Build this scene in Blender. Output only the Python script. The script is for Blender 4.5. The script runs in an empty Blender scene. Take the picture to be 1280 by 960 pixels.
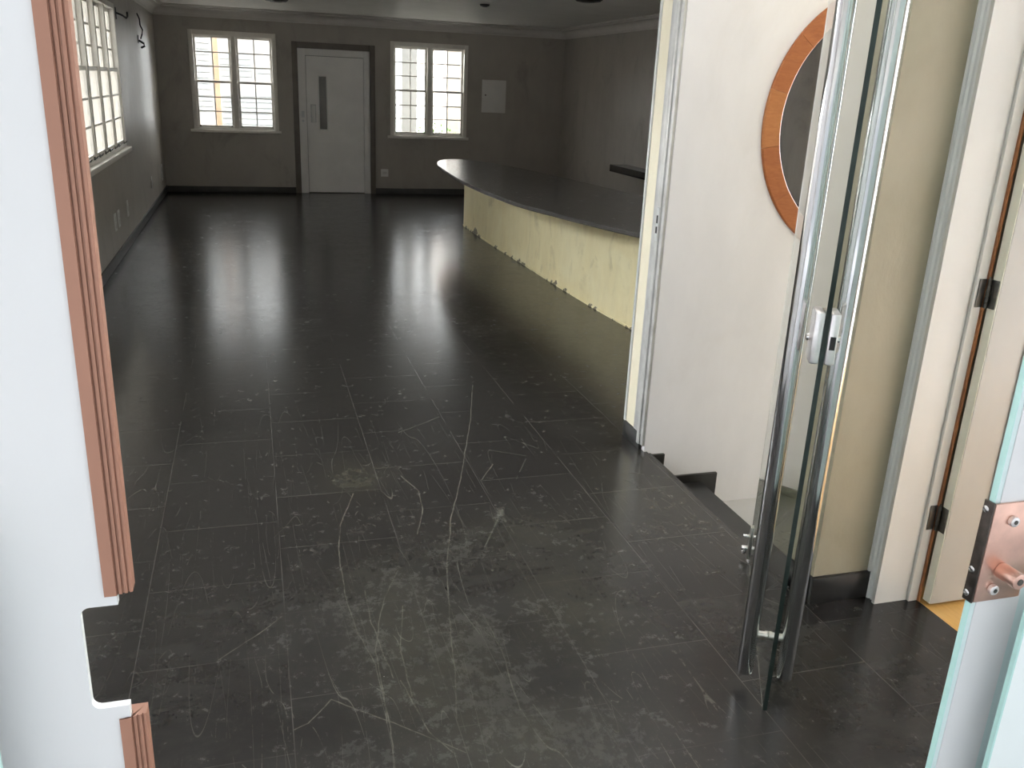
import bpy, bmesh, math, random
from mathutils import Vector, Matrix
random.seed(7)
PI = math.pi
SC = bpy.context.scene
COL = SC.collection

# ------------------------------------------------------------------ helpers
def add_box(bm, x0, x1, y0, y1, z0, z1, bevel=0.0, M=None, seg=2):
    xs = (min(x0, x1), max(x0, x1)); ys = (min(y0, y1), max(y0, y1)); zs = (min(z0, z1), max(z0, z1))
    v = [bm.verts.new((x, y, z)) for z in zs for y in ys for x in xs]
    q = [(0, 2, 3, 1), (4, 5, 7, 6), (0, 1, 5, 4), (2, 6, 7, 3), (0, 4, 6, 2), (1, 3, 7, 5)]
    fs = [bm.faces.new([v[i] for i in f]) for f in q]
    if bevel > 0:
        es = set(e for f in fs for e in f.edges)
        r = bmesh.ops.bevel(bm, geom=list(es), offset=bevel, segments=seg, affect='EDGES', profile=0.5)
        vs = set(v2 for f in r['faces'] for v2 in f.verts) | set(x for x in v if x.is_valid)
    else:
        vs = set(v)
    if M is not None:
        bmesh.ops.transform(bm, matrix=M, verts=list(vs))
    return vs

def add_cyl(bm, p0, p1, r0, r1=None, n=24, bevel=0.0):
    p0 = Vector(p0); p1 = Vector(p1); r1 = r0 if r1 is None else r1
    d = p1 - p0; L = d.length
    Q = d.to_track_quat('Z', 'Y').to_matrix().to_4x4()
    M = Matrix.Translation(p0) @ Q
    prof = [(0.0, r0), (L, r1)]
    if bevel > 0:
        prof = [(0, r0 - bevel), (bevel * .3, r0 - bevel * .3), (bevel, r0), (L - bevel, r1), (L - bevel * .3, r1 - bevel * .3), (L, r1 - bevel)]
    rings = [[bm.verts.new(M @ Vector((r * math.cos(2 * PI * i / n), r * math.sin(2 * PI * i / n), z))) for i in range(n)] for z, r in prof]
    for a, b in zip(rings, rings[1:]):
        for i in range(n):
            bm.faces.new((a[i], a[(i + 1) % n], b[(i + 1) % n], b[i]))
    bm.faces.new(rings[0][::-1]); bm.faces.new(rings[-1])

def add_tube(bm, pts, r, n=10):
    pts = [Vector(p) for p in pts]
    rings = []
    for i, p in enumerate(pts):
        d = (pts[min(i + 1, len(pts) - 1)] - pts[max(i - 1, 0)]).normalized()
        Q = d.to_track_quat('Z', 'Y').to_matrix()
        rings.append([bm.verts.new(p + Q @ Vector((r * math.cos(2 * PI * k / n), r * math.sin(2 * PI * k / n), 0))) for k in range(n)])
    for a, b in zip(rings, rings[1:]):
        for k in range(n):
            bm.faces.new((a[k], a[(k + 1) % n], b[(k + 1) % n], b[k]))
    bm.faces.new(rings[0][::-1]); bm.faces.new(rings[-1])

def add_prism(bm, pts, axis, a0, a1):
    """outline pts (2-D) extruded along axis between a0 and a1"""
    def P(p, a):
        return {'x': (a, p[0], p[1]), 'y': (p[0], a, p[1]), 'z': (p[0], p[1], a)}[axis]
    A = [bm.verts.new(P(p, a0)) for p in pts]; B = [bm.verts.new(P(p, a1)) for p in pts]
    n = len(pts)
    fa = bm.faces.new(A); fb = bm.faces.new(B[::-1])
    for i in range(n):
        bm.faces.new((A[i], B[i], B[(i + 1) % n], A[(i + 1) % n]))
    return fa, fb

def obj(name, bm, mat, parent=None, smooth=False, **props):
    bmesh.ops.recalc_face_normals(bm, faces=bm.faces[:])
    me = bpy.data.meshes.new(name); bm.to_mesh(me); bm.free()
    for m in (mat if isinstance(mat, (list, tuple)) else [mat]):
        me.materials.append(m)
    o = bpy.data.objects.new(name, me); COL.objects.link(o)
    if smooth:
        for p in me.polygons: p.use_smooth = True
        try:
            me.set_sharp_from_angle(angle=math.radians(35))
        except Exception:
            pass
    if parent is not None:
        o.parent = parent
        o.matrix_parent_inverse = parent.matrix_world.inverted() if False else Matrix.Translation(-Vector(parent.location)) if parent.type == 'EMPTY' and parent.rotation_euler.z == 0 else Matrix.Identity(4)
    for k, v in props.items(): o[k] = v
    return o

def box_obj(name, b, mat, parent=None, bevel=0.0, **props):
    bm = bmesh.new(); add_box(bm, *b, bevel=bevel)
    return obj(name, bm, mat, parent, smooth=bevel > 0, **props)

def empty(name, loc=(0, 0, 0), rz=0.0, **props):
    o = bpy.data.objects.new(name, None); COL.objects.link(o)
    o.location = loc; o.rotation_euler = (0, 0, rz); o.empty_display_size = .1
    for k, v in props.items(): o[k] = v
    return o

def wall_with_holes(name, axis, a0, a1, u0, u1, z0, z1, holes, mat, **props):
    """wall slab between a0,a1 on 'x' or 'y'; u along the other; rectangular holes (u0,u1,z0,z1)"""
    us = sorted(set([u0, u1] + [h[0] for h in holes] + [h[1] for h in holes]))
    zs = sorted(set([z0, z1] + [h[2] for h in holes] + [h[3] for h in holes]))
    inside = lambda u, z: any(h[0] < u < h[1] and h[2] < z < h[3] for h in holes)
    bm = bmesh.new(); V = {}
    def P(a, u, z):
        k = (a, u, z)
        if k not in V: V[k] = bm.verts.new((a, u, z) if axis == 'x' else (u, a, z))
        return V[k]
    nu, nz = len(us) - 1, len(zs) - 1
    solid = lambda i, j: 0 <= i < nu and 0 <= j < nz and not inside((us[i] + us[i + 1]) / 2, (zs[j] + zs[j + 1]) / 2)
    for i in range(nu):
        for j in range(nz):
            if not solid(i, j): continue
            A, B, Cc, D = (us[i], zs[j]), (us[i + 1], zs[j]), (us[i + 1], zs[j + 1]), (us[i], zs[j + 1])
            for a in (a0, a1): bm.faces.new([P(a, *q) for q in (A, B, Cc, D)])
            for (di, dj, e) in ((0, -1, (A, B)), (1, 0, (B, Cc)), (0, 1, (Cc, D)), (-1, 0, (D, A))):
                if not solid(i + di, j + dj):
                    bm.faces.new((P(a0, *e[0]), P(a0, *e[1]), P(a1, *e[1]), P(a1, *e[0])))
    return obj(name, bm, mat, **props)

# ------------------------------------------------------------------ materials
def new_mat(name):
    m = bpy.data.materials.new(name); m.use_nodes = True
    nt = m.node_tree; b = nt.nodes['Principled BSDF']
    return m, nt, b
def N(nt, t, **kw):
    n = nt.nodes.new(t)
    for k, v in kw.items():
        if k.startswith('i_'):
            n.inputs[k[2:].replace('_', ' ')].default_value = v
        else: setattr(n, k, v)
    return n
def math_n(nt, op, a, b=None, c=None):
    n = nt.nodes.new('ShaderNodeMath'); n.operation = op
    for i, x in enumerate((a, b, c)):
        if x is None: continue
        if isinstance(x, (int, float)): n.inputs[i].default_value = x
        else: nt.links.new(x, n.inputs[i])
    return n.outputs[0]
def mixc(nt, f, a, b):
    n = nt.nodes.new('ShaderNodeMix'); n.data_type = 'RGBA'
    for i, x in ((0, f), (6, a), (7, b)):
        if isinstance(x, (int, float)): n.inputs[i].default_value = x
        elif isinstance(x, tuple): n.inputs[i].default_value = x if len(x) == 4 else (*x, 1)
        else: nt.links.new(x, n.inputs[i])
    return n.outputs[2]
def ramp(nt, src, stops):
    r = nt.nodes.new('ShaderNodeValToRGB')
    els = r.color_ramp.elements
    while len(els) > 1: els.remove(els[-1])
    els[0].position = stops[0][0]; els[0].color = (*stops[0][1], 1) if isinstance(stops[0][1], tuple) else (stops[0][1],) * 3 + (1,)
    for p, c in stops[1:]:
        e = els.new(p); e.color = (*c, 1) if isinstance(c, tuple) else (c, c, c, 1)
    nt.links.new(src, r.inputs[0])
    return r.outputs[0]
def coords(nt, scale=(1, 1, 1), rot=(0, 0, 0), loc=(0, 0, 0)):
    g = nt.nodes.new('ShaderNodeNewGeometry')
    mp = nt.nodes.new('ShaderNodeMapping')
    mp.inputs['Scale'].default_value = scale; mp.inputs['Rotation'].default_value = rot; mp.inputs['Location'].default_value = loc
    nt.links.new(g.outputs['Position'], mp.inputs['Vector'])
    return mp.outputs[0]
def noise(nt, vec, scale, detail=4, rough=.55, dist=0.0, out=0):
    n = nt.nodes.new('ShaderNodeTexNoise'); n.inputs['Scale'].default_value = scale
    n.inputs['Detail'].default_value = detail; n.inputs['Roughness'].default_value = rough; n.inputs['Distortion'].default_value = dist
    nt.links.new(vec, n.inputs['Vector']); return n.outputs[out]

def plain(name, col, rough=.5, metal=0.0, var=.06, scale=6, spec=.5, bump=0.0, bscale=60):
    m, nt, b = new_mat(name)
    v = coords(nt)
    f = noise(nt, v, scale, 5)
    f = ramp(nt, f, [(.3, 0.0), (.7, 1.0)])
    lo = tuple(max(0, c * (1 - var)) for c in col); hi = tuple(min(1, c * (1 + var)) for c in col)
    nt.links.new(mixc(nt, f, lo, hi), b.inputs['Base Color'])
    b.inputs['Roughness'].default_value = rough; b.inputs['Metallic'].default_value = metal
    b.inputs['Specular IOR Level'].default_value = spec
    if bump > 0:
        bp = nt.nodes.new('ShaderNodeBump'); bp.inputs['Strength'].default_value = bump; bp.inputs['Distance'].default_value = .004
        nt.links.new(noise(nt, v, bscale, 4), bp.inputs['Height']); nt.links.new(bp.outputs[0], b.inputs['Normal'])
    return m

def plaster(name, col, col2, scale=1.6, rough=.5, bump=.25, spec=.4, stain=None, stain_amt=.3):
    """mottled painted render, two tones with soft trowel marks"""
    m, nt, b = new_mat(name)
    v = coords(nt)
    f1 = ramp(nt, noise(nt, v, scale, 6, .6, .6), [(.32, 0.0), (.68, 1.0)])
    v2 = coords(nt, (1, 1, .35))
    f2 = ramp(nt, noise(nt, v2, scale * 4, 5, .6), [(.35, 0.0), (.7, 1.0)])
    c = mixc(nt, f1, col, col2)
    c = mixc(nt, math_n(nt, 'MULTIPLY', f2, .25), c, tuple(x * 1.25 for x in col2))
    if stain:
        f3 = ramp(nt, noise(nt, coords(nt, (1, 1, .6), loc=(3, 1, 7)), scale * 1.7, 7, .65, 1.0), [(.55, 0.0), (.72, 1.0)])
        c = mixc(nt, math_n(nt, 'MULTIPLY', f3, stain_amt), c, stain)
    nt.links.new(c, b.inputs['Base Color'])
    b.inputs['Roughness'].default_value = rough; b.inputs['Specular IOR Level'].default_value = spec
    bp = nt.nodes.new('ShaderNodeBump'); bp.inputs['Strength'].default_value = bump; bp.inputs['Distance'].default_value = .01
    h = math_n(nt, 'ADD', noise(nt, coords(nt, (1, 1, .5)), 9, 5, .6, .5), math_n(nt, 'MULTIPLY', noise(nt, v, 45, 3), .25))
    nt.links.new(h, bp.inputs['Height']); nt.links.new(bp.outputs[0], b.inputs['Normal'])
    return m

M = {}
M['hall_wall'] = plaster('grey_olive_plaster', (.34, .305, .265), (.39, .355, .31), 1.2, .42, .3, .5, (.12, .11, .09), .35)
M['white_wall'] = plaster('white_paint', (.79, .785, .81), (.83, .82, .845), .9, .55, .10, .3, (.72, .69, .68), .3)
M['beige_wall'] = plaster('beige_green_plaster', (.36, .315, .22), (.41, .36, .265), 1.8, .5, .2, .4, (.34, .315, .22), .4)
M['reveal_cream'] = plaster('cream_reveal_paint', (.72, .66, .50), (.78, .72, .57), 2.5, .5, .15, .4)
M['counter_cream'] = plaster('cream_yellow_stucco', (.82, .70, .40), (.88, .79, .51), 2.2, .6, .6, .35, (.52, .43, .22), .6)
def add_foot_chips(m):
    # paint knocked off along the foot of the counter
    nt = m.node_tree; b = nt.nodes['Principled BSDF']; src = b.inputs['Base Color'].links[0].from_socket
    g = nt.nodes.new('ShaderNodeNewGeometry'); sp = nt.nodes.new('ShaderNodeSeparateXYZ'); nt.links.new(g.outputs['Position'], sp.inputs[0])
    n1 = noise(nt, coords(nt, (1, 1, .4)), 2.6, 5, .7)
    lim = math_n(nt, 'MULTIPLY', math_n(nt, 'MAXIMUM', math_n(nt, 'SUBTRACT', n1, .50), 0), .38)
    chip = math_n(nt, 'LESS_THAN', sp.outputs[2], lim)
    nt.links.new(mixc(nt, math_n(nt, 'MULTIPLY', chip, .85), src, (.10, .085, .06)), b.inputs['Base Color'])
add_foot_chips(M['counter_cream'])
M['ceiling'] = plaster('ceiling_paint', (.78, .765, .72), (.82, .805, .765), .8, .6, .1, .3)
M['cornice'] = plain('cornice_paint', (.62, .59, .55), .5, var=.04)
M['win_paint'] = plain('window_frame_paint', (.78, .74, .68), .4, var=.05, scale=14)
M['door_white'] = plain('lift_door_paint', (.86, .835, .81), .38, var=.05, scale=3)
M['dark_surround'] = plain('dark_door_surround', (.15, .125, .105), .45, var=.12)
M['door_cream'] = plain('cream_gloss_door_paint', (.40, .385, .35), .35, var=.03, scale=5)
M['jamb_cream'] = plain('cream_gloss_jamb_paint', (.66, .635, .59), .35, var=.03, scale=5)
M['door_edge'] = plain('yellowed_door_edge_paint', (.80, .76, .62), .4, var=.05, scale=9)
M['trim_white'] = plain('white_gloss_trim_paint', (.84, .83, .80), .3, var=.03, scale=9)
M['brown_gap'] = plain('bare_reddish_wood', (.33, .13, .05), .55, var=.35, scale=20)
M['hinge'] = plain('tarnished_hinge_steel', (.10, .095, .085), .4, .8, var=.25, scale=60)
M['steel'] = plain('brushed_stainless', (.56, .56, .56), .11, 1.0, var=.05, scale=3)
M['steel_dull'] = plain('satin_stainless', (.66, .64, .58), .28, 1.0, var=.08, scale=30)
M['chrome'] = plain('chrome', (.85, .83, .82), .12, 1.0, var=.03)
M['lock_pink'] = plain('satin_aluminium_lock', (.86, .82, .81), .28, .75, var=.06, scale=40)
M['copper'] = plain('copper_tinted_lock_plate', (.74, .47, .38), .3, .85, var=.16, scale=18)
M['dark_metal'] = plain('dark_lock_side', (.09, .075, .065), .35, .8, var=.3, scale=60)
M['alu'] = plain('grey_aluminium_jamb', (.56, .555, .54), .35, .2, var=.15, scale=12)
M['alu_light'] = plain('pale_aluminium', (.66, .67, .67), .35, .3, var=.08, scale=12)
M['bronze'] = plain('bronze_anodised_profile', (.40, .20, .135), .42, .15, var=.05, scale=6)
M['bronze_shade'] = plain('bronze_groove_shade', (.22, .10, .06), .5, .1, var=.08, scale=6)
M['black_hole'] = plain('black_slot', (.015, .013, .012), .5)
M['plastic'] = plain('white_socket_plastic', (.74, .73, .70), .4, var=.02)
M['socket_dark'] = plain('socket_grey', (.60, .59, .56), .5, var=.05)
M['box_paint'] = plain('grey_white_box_paint', (.70, .68, .65), .4, var=.03)
M['shelf_black'] = plain('black_granite_slab', (.012, .012, .013), .2, var=.5, scale=60)
M['wire'] = plain('black_wire', (.03, .03, .028), .5)
M['ground'] = plain('pale_concrete', (.48, .47, .45), .8, var=.12, scale=2)
M['asphalt'] = plain('grey_paving', (.27, .275, .285), .8, var=.12, scale=2)
M['out_white'] = plain('neighbour_white_render', (.90, .87, .85), .8, var=.03)
M['out_pink'] = plain('neighbour_pink_render', (.86, .74, .66), .8, var=.03)
M['out_grey'] = plain('neighbour_grey_render', (.50, .50, .49), .8, var=.06)
M['out_blind'] = plain('neighbour_blue_grey_slat', (.66, .70, .72), .6, var=.05)
M['out_orange'] = plain('orange_post_paint', (.80, .52, .34), .7, var=.08)
M['leaf'] = plain('leaf_green', (.22, .42, .10), .5, var=.35, scale=25)
M['lamp_dark'] = plain('dark_recessed_fitting', (.03, .028, .025), .4)
M['film'] = plain('white_frosted_film', (.78, .78, .785), .45, var=.012, scale=2, spec=.5)
M['pane_aqua_shade'] = plain('aqua_shade_tinted_glass', (.70, .84, .835), .25, var=.01)
M['pane_bright'] = plain('bright_frosted_glass', (.90, .97, .965), .2, var=.01)
M['glass_edge'] = plain('aqua_polished_glass_edge', (.55, .84, .79), .12, var=.03)
M['edge_white'] = plain('white_polished_glass_edge', (.88, .90, .89), .2, var=.02)

def wood(name, a, b_, scale=(1, 14, 14), rough=.4):
    m, nt, b = new_mat(name)
    tc = nt.nodes.new('ShaderNodeTexCoord'); mp = nt.nodes.new('ShaderNodeMapping'); mp.inputs['Scale'].default_value = scale
    nt.links.new(tc.outputs['Object'], mp.inputs['Vector'])
    f = ramp(nt, noise(nt, mp.outputs[0], 3, 6, .6, 1.2), [(.3, 0.0), (.7, 1.0)])
    nt.links.new(mixc(nt, f, a, b_), b.inputs['Base Color']); b.inputs['Roughness'].default_value = rough
    return m
M['ring_wood_a'] = wood('orange_varnished_wood', (.34, .10, .028), (.43, .145, .042), (6, 1, 30), .5)
M['ring_wood_b'] = wood('paler_orange_varnished_wood', (.42, .15, .045), (.50, .20, .065), (6, 1, 30), .5)
M['floor_wood'] = wood('golden_floorboards', (.60, .33, .09), (.72, .43, .14), (12, 1, 1), .35)

def glass_mat(name, col, rough=0.0):
    m, nt, b = new_mat(name)
    b.inputs['Base Color'].default_value = (*col, 1)
    b.inputs['Transmission Weight'].default_value = 1.0; b.inputs['Roughness'].default_value = rough; b.inputs['IOR'].default_value = 1.48
    return m
M['door_glass'] = glass_mat('greenish_tempered_glass', (.90, .955, .92))
def pane_mat(name):
    m, nt, b = new_mat(name)
    out = nt.nodes['Material Output']; nt.nodes.remove(b)
    t = N(nt, 'ShaderNodeBsdfTransparent'); t.inputs[0].default_value = (.95, .96, .95, 1)
    g = N(nt, 'ShaderNodeBsdfGlossy'); g.inputs['Roughness'].default_value = .03
    mx = N(nt, 'ShaderNodeMixShader'); mx.inputs[0].default_value = .07
    nt.links.new(t.outputs[0], mx.inputs[1]); nt.links.new(g.outputs[0], mx.inputs[2]); nt.links.new(mx.outputs[0], out.inputs[0])
    return m
M['pane'] = pane_mat('thin_window_glass')
M['edge_dark'] = plain('dark_green_glass_edge', (.018, .028, .024), .12, var=.2, scale=20)

# --- slate floor: 43 cm tiles in half bond, pale joints, worn patches, long scratches
SCRATCH = [[(0.349, 3.388), (0.267, 3.119), (0.24, 2.876), (0.236, 2.574), (0.252, 2.388), (0.286, 2.217), (0.287, 1.956), (0.276, 1.788)], [(1.179, 4.683), (1.031, 4.122), (0.822, 3.434), (0.71, 3.107), (0.604, 2.702), (0.546, 2.373), (0.506, 2.124), (0.47, 1.932)], [(0.436, 2.738), (0.364, 2.574), (0.321, 2.423), (0.295, 2.283), (0.291, 2.11), (0.281, 1.957)], [(0.143, 2.088), (0.299, 1.953), (0.464, 1.801)], [(0.143, 2.088), (0.076, 2.005), (0.039, 1.987)], [(0.572, 3.53), (0.621, 3.357), (0.609, 3.188), (0.549, 2.987)], [(0.884, 4.213), (0.642, 4.032)], [(1.007, 3.573), (0.914, 3.417)], [(0.024, 2.527), (-0.054, 2.444), (-0.164, 2.341)], [(0.346, 2.128), (0.387, 1.896), (0.43, 1.809)], [(0.665, 2.399), (0.671, 2.199), (0.649, 1.928)], [(0.767, 2.431), (0.844, 2.374)], [(0.303, 2.631), (0.3, 2.428), (0.328, 2.143)], [(0.415, 2.508), (0.368, 2.267), (0.366, 2.052)]]
PATCH = [(.37, 3.54, .13, .16, .9), (.98, 2.40, .16, .28, .6), (.63, 1.78, .22, .14, .7), (.45, 2.10, .2, .3, .55), (.38, 2.5, .15, .3, .4), (1.6, 3.15, .25, .5, .45), (1.0, 2.9, .3, .2, .35)]
def slate(name, tiles=True, base=(.017, .0148, .0145), rough0=.20):
    m, nt, b = new_mat(name)
    L = nt.links
    g = nt.nodes.new('ShaderNodeNewGeometry'); sp = nt.nodes.new('ShaderNodeSeparateXYZ'); L.new(g.outputs['Position'], sp.inputs[0])
    x, y = sp.outputs[0], sp.outputs[1]
    T = .432
    v = coords(nt)
    big = ramp(nt, noise(nt, v, 1.1, 5, .6, .8), [(.35, 0.0), (.68, 1.0)])
    med = ramp(nt, noise(nt, v, 4.5, 8, .72, .2), [(.47, 0.0), (.74, 1.0)])
    fine = ramp(nt, noise(nt, v, 22, 8, .75, .4), [(.48, 0.0), (.78, 1.0)])
    streak = ramp(nt, noise(nt, coords(nt, (1, 2.4, 1), (0, 0, .5)), 3.2, 8, .7, .3), [(.50, 0.0), (.74, 1.0)])
    c = mixc(nt, math_n(nt, 'MULTIPLY', big, .5), base, (.025, .0235, .0225))
    c = mixc(nt, math_n(nt, 'MULTIPLY', streak, .5), c, (.052, .050, .046))
    c = mixc(nt, math_n(nt, 'MULTIPLY', math_n(nt, 'MULTIPLY', med, fine), .8), c, (.11, .106, .09))
    # wear is stronger along the walked middle: soft patch of scuffs (dirt with a place of its own)
    dx = math_n(nt, 'SUBTRACT', x, .55); dy = math_n(nt, 'SUBTRACT', y, 2.1)
    rr = math_n(nt, 'ADD', math_n(nt, 'MULTIPLY', math_n(nt, 'MULTIPLY', dx, dx), 3.2), math_n(nt, 'MULTIPLY', math_n(nt, 'MULTIPLY', dy, dy), .8))
    walk = math_n(nt, 'POWER', 2.718, math_n(nt, 'MULTIPLY', rr, -1))
    wmask = math_n(nt, 'MULTIPLY', walk, math_n(nt, 'MULTIPLY', ramp(nt, noise(nt, coords(nt, (1.3, .7, 1), (0, 0, .3)), 8, 14, .92), [(.40, 0.0), (.64, 1.0)]), ramp(nt, noise(nt, coords(nt, (1, 1, 1), (0, 0, .3), (4, 2, 0)), 2.2, 4, .6), [(.38, .12), (.62, 1.0)])))
    c = mixc(nt, math_n(nt, 'MULTIPLY', wmask, .8), c, (.10, .096, .078))
    line = None
    if tiles:
        cx = math_n(nt, 'DIVIDE', math_n(nt, 'SUBTRACT', x, .035), T)
        col = math_n(nt, 'FLOOR', cx); fx = math_n(nt, 'FRACT', cx)
        odd = math_n(nt, 'FLOORED_MODULO', col, 2)
        cy = math_n(nt, 'ADD', math_n(nt, 'DIVIDE', math_n(nt, 'SUBTRACT', y, .385), T), math_n(nt, 'MULTIPLY', odd, .5))
        fy = math_n(nt, 'FRACT', cy); row = math_n(nt, 'FLOOR', cy)
        ex = math_n(nt, 'MINIMUM', fx, math_n(nt, 'SUBTRACT', 1, fx)); ey = math_n(nt, 'MINIMUM', fy, math_n(nt, 'SUBTRACT', 1, fy))
        e = math_n(nt, 'MINIMUM', ex, ey)
        line = math_n(nt, 'SUBTRACT', 1, math_n(nt, 'SMOOTH_MIN', math_n(nt, 'DIVIDE', e, .0042), 1, .2))
        line = math_n(nt, 'MAXIMUM', line, 0)
        wn = nt.nodes.new('ShaderNodeTexWhiteNoise'); wn.noise_dimensions = '2D'
        cb = nt.nodes.new('ShaderNodeCombineXYZ'); L.new(col, cb.inputs[0]); L.new(row, cb.inputs[1]); L.new(cb.outputs[0], wn.inputs['Vector'])
        tile_v = wn.outputs['Value']
        c = mixc(nt, math_n(nt, 'MULTIPLY', tile_v, .30), c, (.036, .034, .032))
        brk = ramp(nt, noise(nt, v, 2.3, 3, .6), [(.38, .15), (.6, 1.0)])
        c = mixc(nt, math_n(nt, 'MULTIPLY', math_n(nt, 'MULTIPLY', line, brk), .62), c, (.20, .19, .17))
    # scratches: contour lines of stretched noise, at several angles
    tot = None
    for k, (ang, sx, sy, sc, w, lvl, mm) in enumerate([(.05, 4.5, .35, 1.3, .0016, .50, .46), (-.20, 4, .4, 1.6, .0016, .47, .48), (.5, 3.0, .3, 1.5, .0014, .52, .50), (1.35, 2.6, .3, 1.4, .0014, .5, .50), (.15, 5, .5, 2.6, .0026, .5, .52), (-.9, 4, .5, 2.0, .0022, .46, .53)]):
        vv = coords(nt, (sx, sy, 1), (0, 0, ang), (k * 3.7, k * 1.9, 0))
        n1 = noise(nt, vv, sc, 0, .5)
        d = math_n(nt, 'ABSOLUTE', math_n(nt, 'SUBTRACT', n1, lvl))
        s = math_n(nt, 'MAXIMUM', math_n(nt, 'SUBTRACT', 1, math_n(nt, 'DIVIDE', d, w)), 0)
        mask = ramp(nt, noise(nt, coords(nt, loc=(k * 5.1, 2, 0)), 3.2, 6, .8), [(mm, 0.0), (mm + .04, 1.0)])
        s = math_n(nt, 'MULTIPLY', s, mask)
        tot = s if tot is None else math_n(nt, 'MAXIMUM', tot, s)
    near = math_n(nt, 'ADD', math_n(nt, 'MULTIPLY', walk, .75), .22)
    c = mixc(nt, math_n(nt, 'MULTIPLY', math_n(nt, 'MULTIPLY', tot, near), .85), c, (.27, .265, .22))
    if tiles:
        cmb = nt.nodes.new('ShaderNodeCombineXYZ'); L.new(x, cmb.inputs[0]); L.new(y, cmb.inputs[1])
        wob = nt.nodes.new('ShaderNodeVectorMath'); wob.operation = 'SCALE'; wob.inputs['Scale'].default_value = .012
        nz = noise(nt, v, 9, 2, .6, out=1); off = nt.nodes.new('ShaderNodeVectorMath'); off.operation = 'SUBTRACT'; off.inputs[1].default_value = (.5, .5, .5)
        L.new(nz, off.inputs[0]); L.new(off.outputs[0], wob.inputs[0])
        flat = nt.nodes.new('ShaderNodeVectorMath'); flat.operation = 'MULTIPLY'; flat.inputs[1].default_value = (1, 1, 0); L.new(wob.outputs[0], flat.inputs[0])
        pp = nt.nodes.new('ShaderNodeVectorMath'); pp.operation = 'ADD'; L.new(cmb.outputs[0], pp.inputs[0]); L.new(flat.outputs[0], pp.inputs[1])
        dmin = None
        for ln in SCRATCH:
            for a, b_ in zip(ln, ln[1:]):
                ba = (b_[0] - a[0], b_[1] - a[1]); q = ba[0] ** 2 + ba[1] ** 2
                pa = nt.nodes.new('ShaderNodeVectorMath'); pa.operation = 'SUBTRACT'; L.new(pp.outputs[0], pa.inputs[0]); pa.inputs[1].default_value = (a[0], a[1], 0)
                dt = nt.nodes.new('ShaderNodeVectorMath'); dt.operation = 'DOT_PRODUCT'; L.new(pa.outputs[0], dt.inputs[0]); dt.inputs[1].default_value = (ba[0] / q, ba[1] / q, 0)
                cl = nt.nodes.new('ShaderNodeClamp'); L.new(dt.outputs['Value'], cl.inputs[0])
                sc_ = nt.nodes.new('ShaderNodeVectorMath'); sc_.operation = 'SCALE'; sc_.inputs[0].default_value = (ba[0], ba[1], 0); L.new(cl.outputs[0], sc_.inputs['Scale'])
                ds = nt.nodes.new('ShaderNodeVectorMath'); ds.operation = 'DISTANCE'; L.new(pa.outputs[0], ds.inputs[0]); L.new(sc_.outputs[0], ds.inputs[1])
                dmin = ds.outputs['Value'] if dmin is None else math_n(nt, 'MINIMUM', dmin, ds.outputs['Value'])
        sl = math_n(nt, 'MAXIMUM', math_n(nt, 'SUBTRACT', 1, math_n(nt, 'DIVIDE', dmin, .0027)), 0)
        sl = math_n(nt, 'MULTIPLY', sl, ramp(nt, noise(nt, v, 14, 5, .8), [(.38, .15), (.62, 1.0)]))
        c = mixc(nt, math_n(nt, 'MULTIPLY', sl, .85), c, (.27, .26, .21))
        # dusty pale patches
        for (px, py, rx, ry, am) in PATCH:
            ddx = math_n(nt, 'DIVIDE', math_n(nt, 'SUBTRACT', x, px), rx); ddy = math_n(nt, 'DIVIDE', math_n(nt, 'SUBTRACT', y, py), ry)
            gg = math_n(nt, 'POWER', 2.718, math_n(nt, 'MULTIPLY', math_n(nt, 'ADD', math_n(nt, 'MULTIPLY', ddx, ddx), math_n(nt, 'MULTIPLY', ddy, ddy)), -1))
            nm = ramp(nt, noise(nt, coords(nt, loc=(px * 3, 1, 0)), 10, 12, .82), [(.36, 0.0), (.76, 1.0)])
            c = mixc(nt, math_n(nt, 'MULTIPLY', math_n(nt, 'MULTIPLY', gg, nm), am), c, (.105, .10, .07))
    # crumbs of plaster dust
    vo = nt.nodes.new('ShaderNodeTexVoronoi'); vo.inputs['Scale'].default_value = 11; L.new(v, vo.inputs['Vector'])
    dots = math_n(nt, 'LESS_THAN', vo.outputs['Distance'], .022)
    dm = math_n(nt, 'GREATER_THAN', noise(nt, v, 2.6, 2), .50)
    c = mixc(nt, math_n(nt, 'MULTIPLY', math_n(nt, 'MULTIPLY', dots, dm), .8), c, (.45, .44, .40))
    L.new(c, b.inputs['Base Color'])
    r = math_n(nt, 'ADD', rough0, math_n(nt, 'MULTIPLY', med, .05))
    r = math_n(nt, 'ADD', r, math_n(nt, 'MULTIPLY', wmask, .18))
    r = math_n(nt, 'ADD', r, math_n(nt, 'MULTIPLY', fine, .12))
    L.new(r, b.inputs['Roughness'])
    b.inputs['Specular IOR Level'].default_value = .4
    bp = nt.nodes.new('ShaderNodeBump'); bp.inputs['Strength'].default_value = .10; bp.inputs['Distance'].default_value = .004
    h = noise(nt, v, 6, 3, .5)
    h = math_n(nt, 'ADD', h, math_n(nt, 'MULTIPLY', noise(nt, v, 1.6, 2), 1.5))
    L.new(h, bp.inputs['Height']); L.new(bp.outputs[0], b.inputs['Normal'])
    return m
M['slate'] = slate('worn_dark_slate_tiles')
M['slate_plain'] = slate('dark_slate_slab', False, (.022, .021, .021), .22)
M['slate_counter'] = slate('dark_slate_counter_slab', False, (.12, .112, .108), .2)
M['skirting'] = plain('black_slate_skirting', (.022, .021, .020), .35, var=.45, scale=8)
M['skirting_dull'] = plain('dull_dark_skirting', (.045, .041, .037), .5, var=.3, scale=5)
M['stair'] = plain('black_stair_slate', (.020, .020, .020), .3, var=.4, scale=6)

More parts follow.
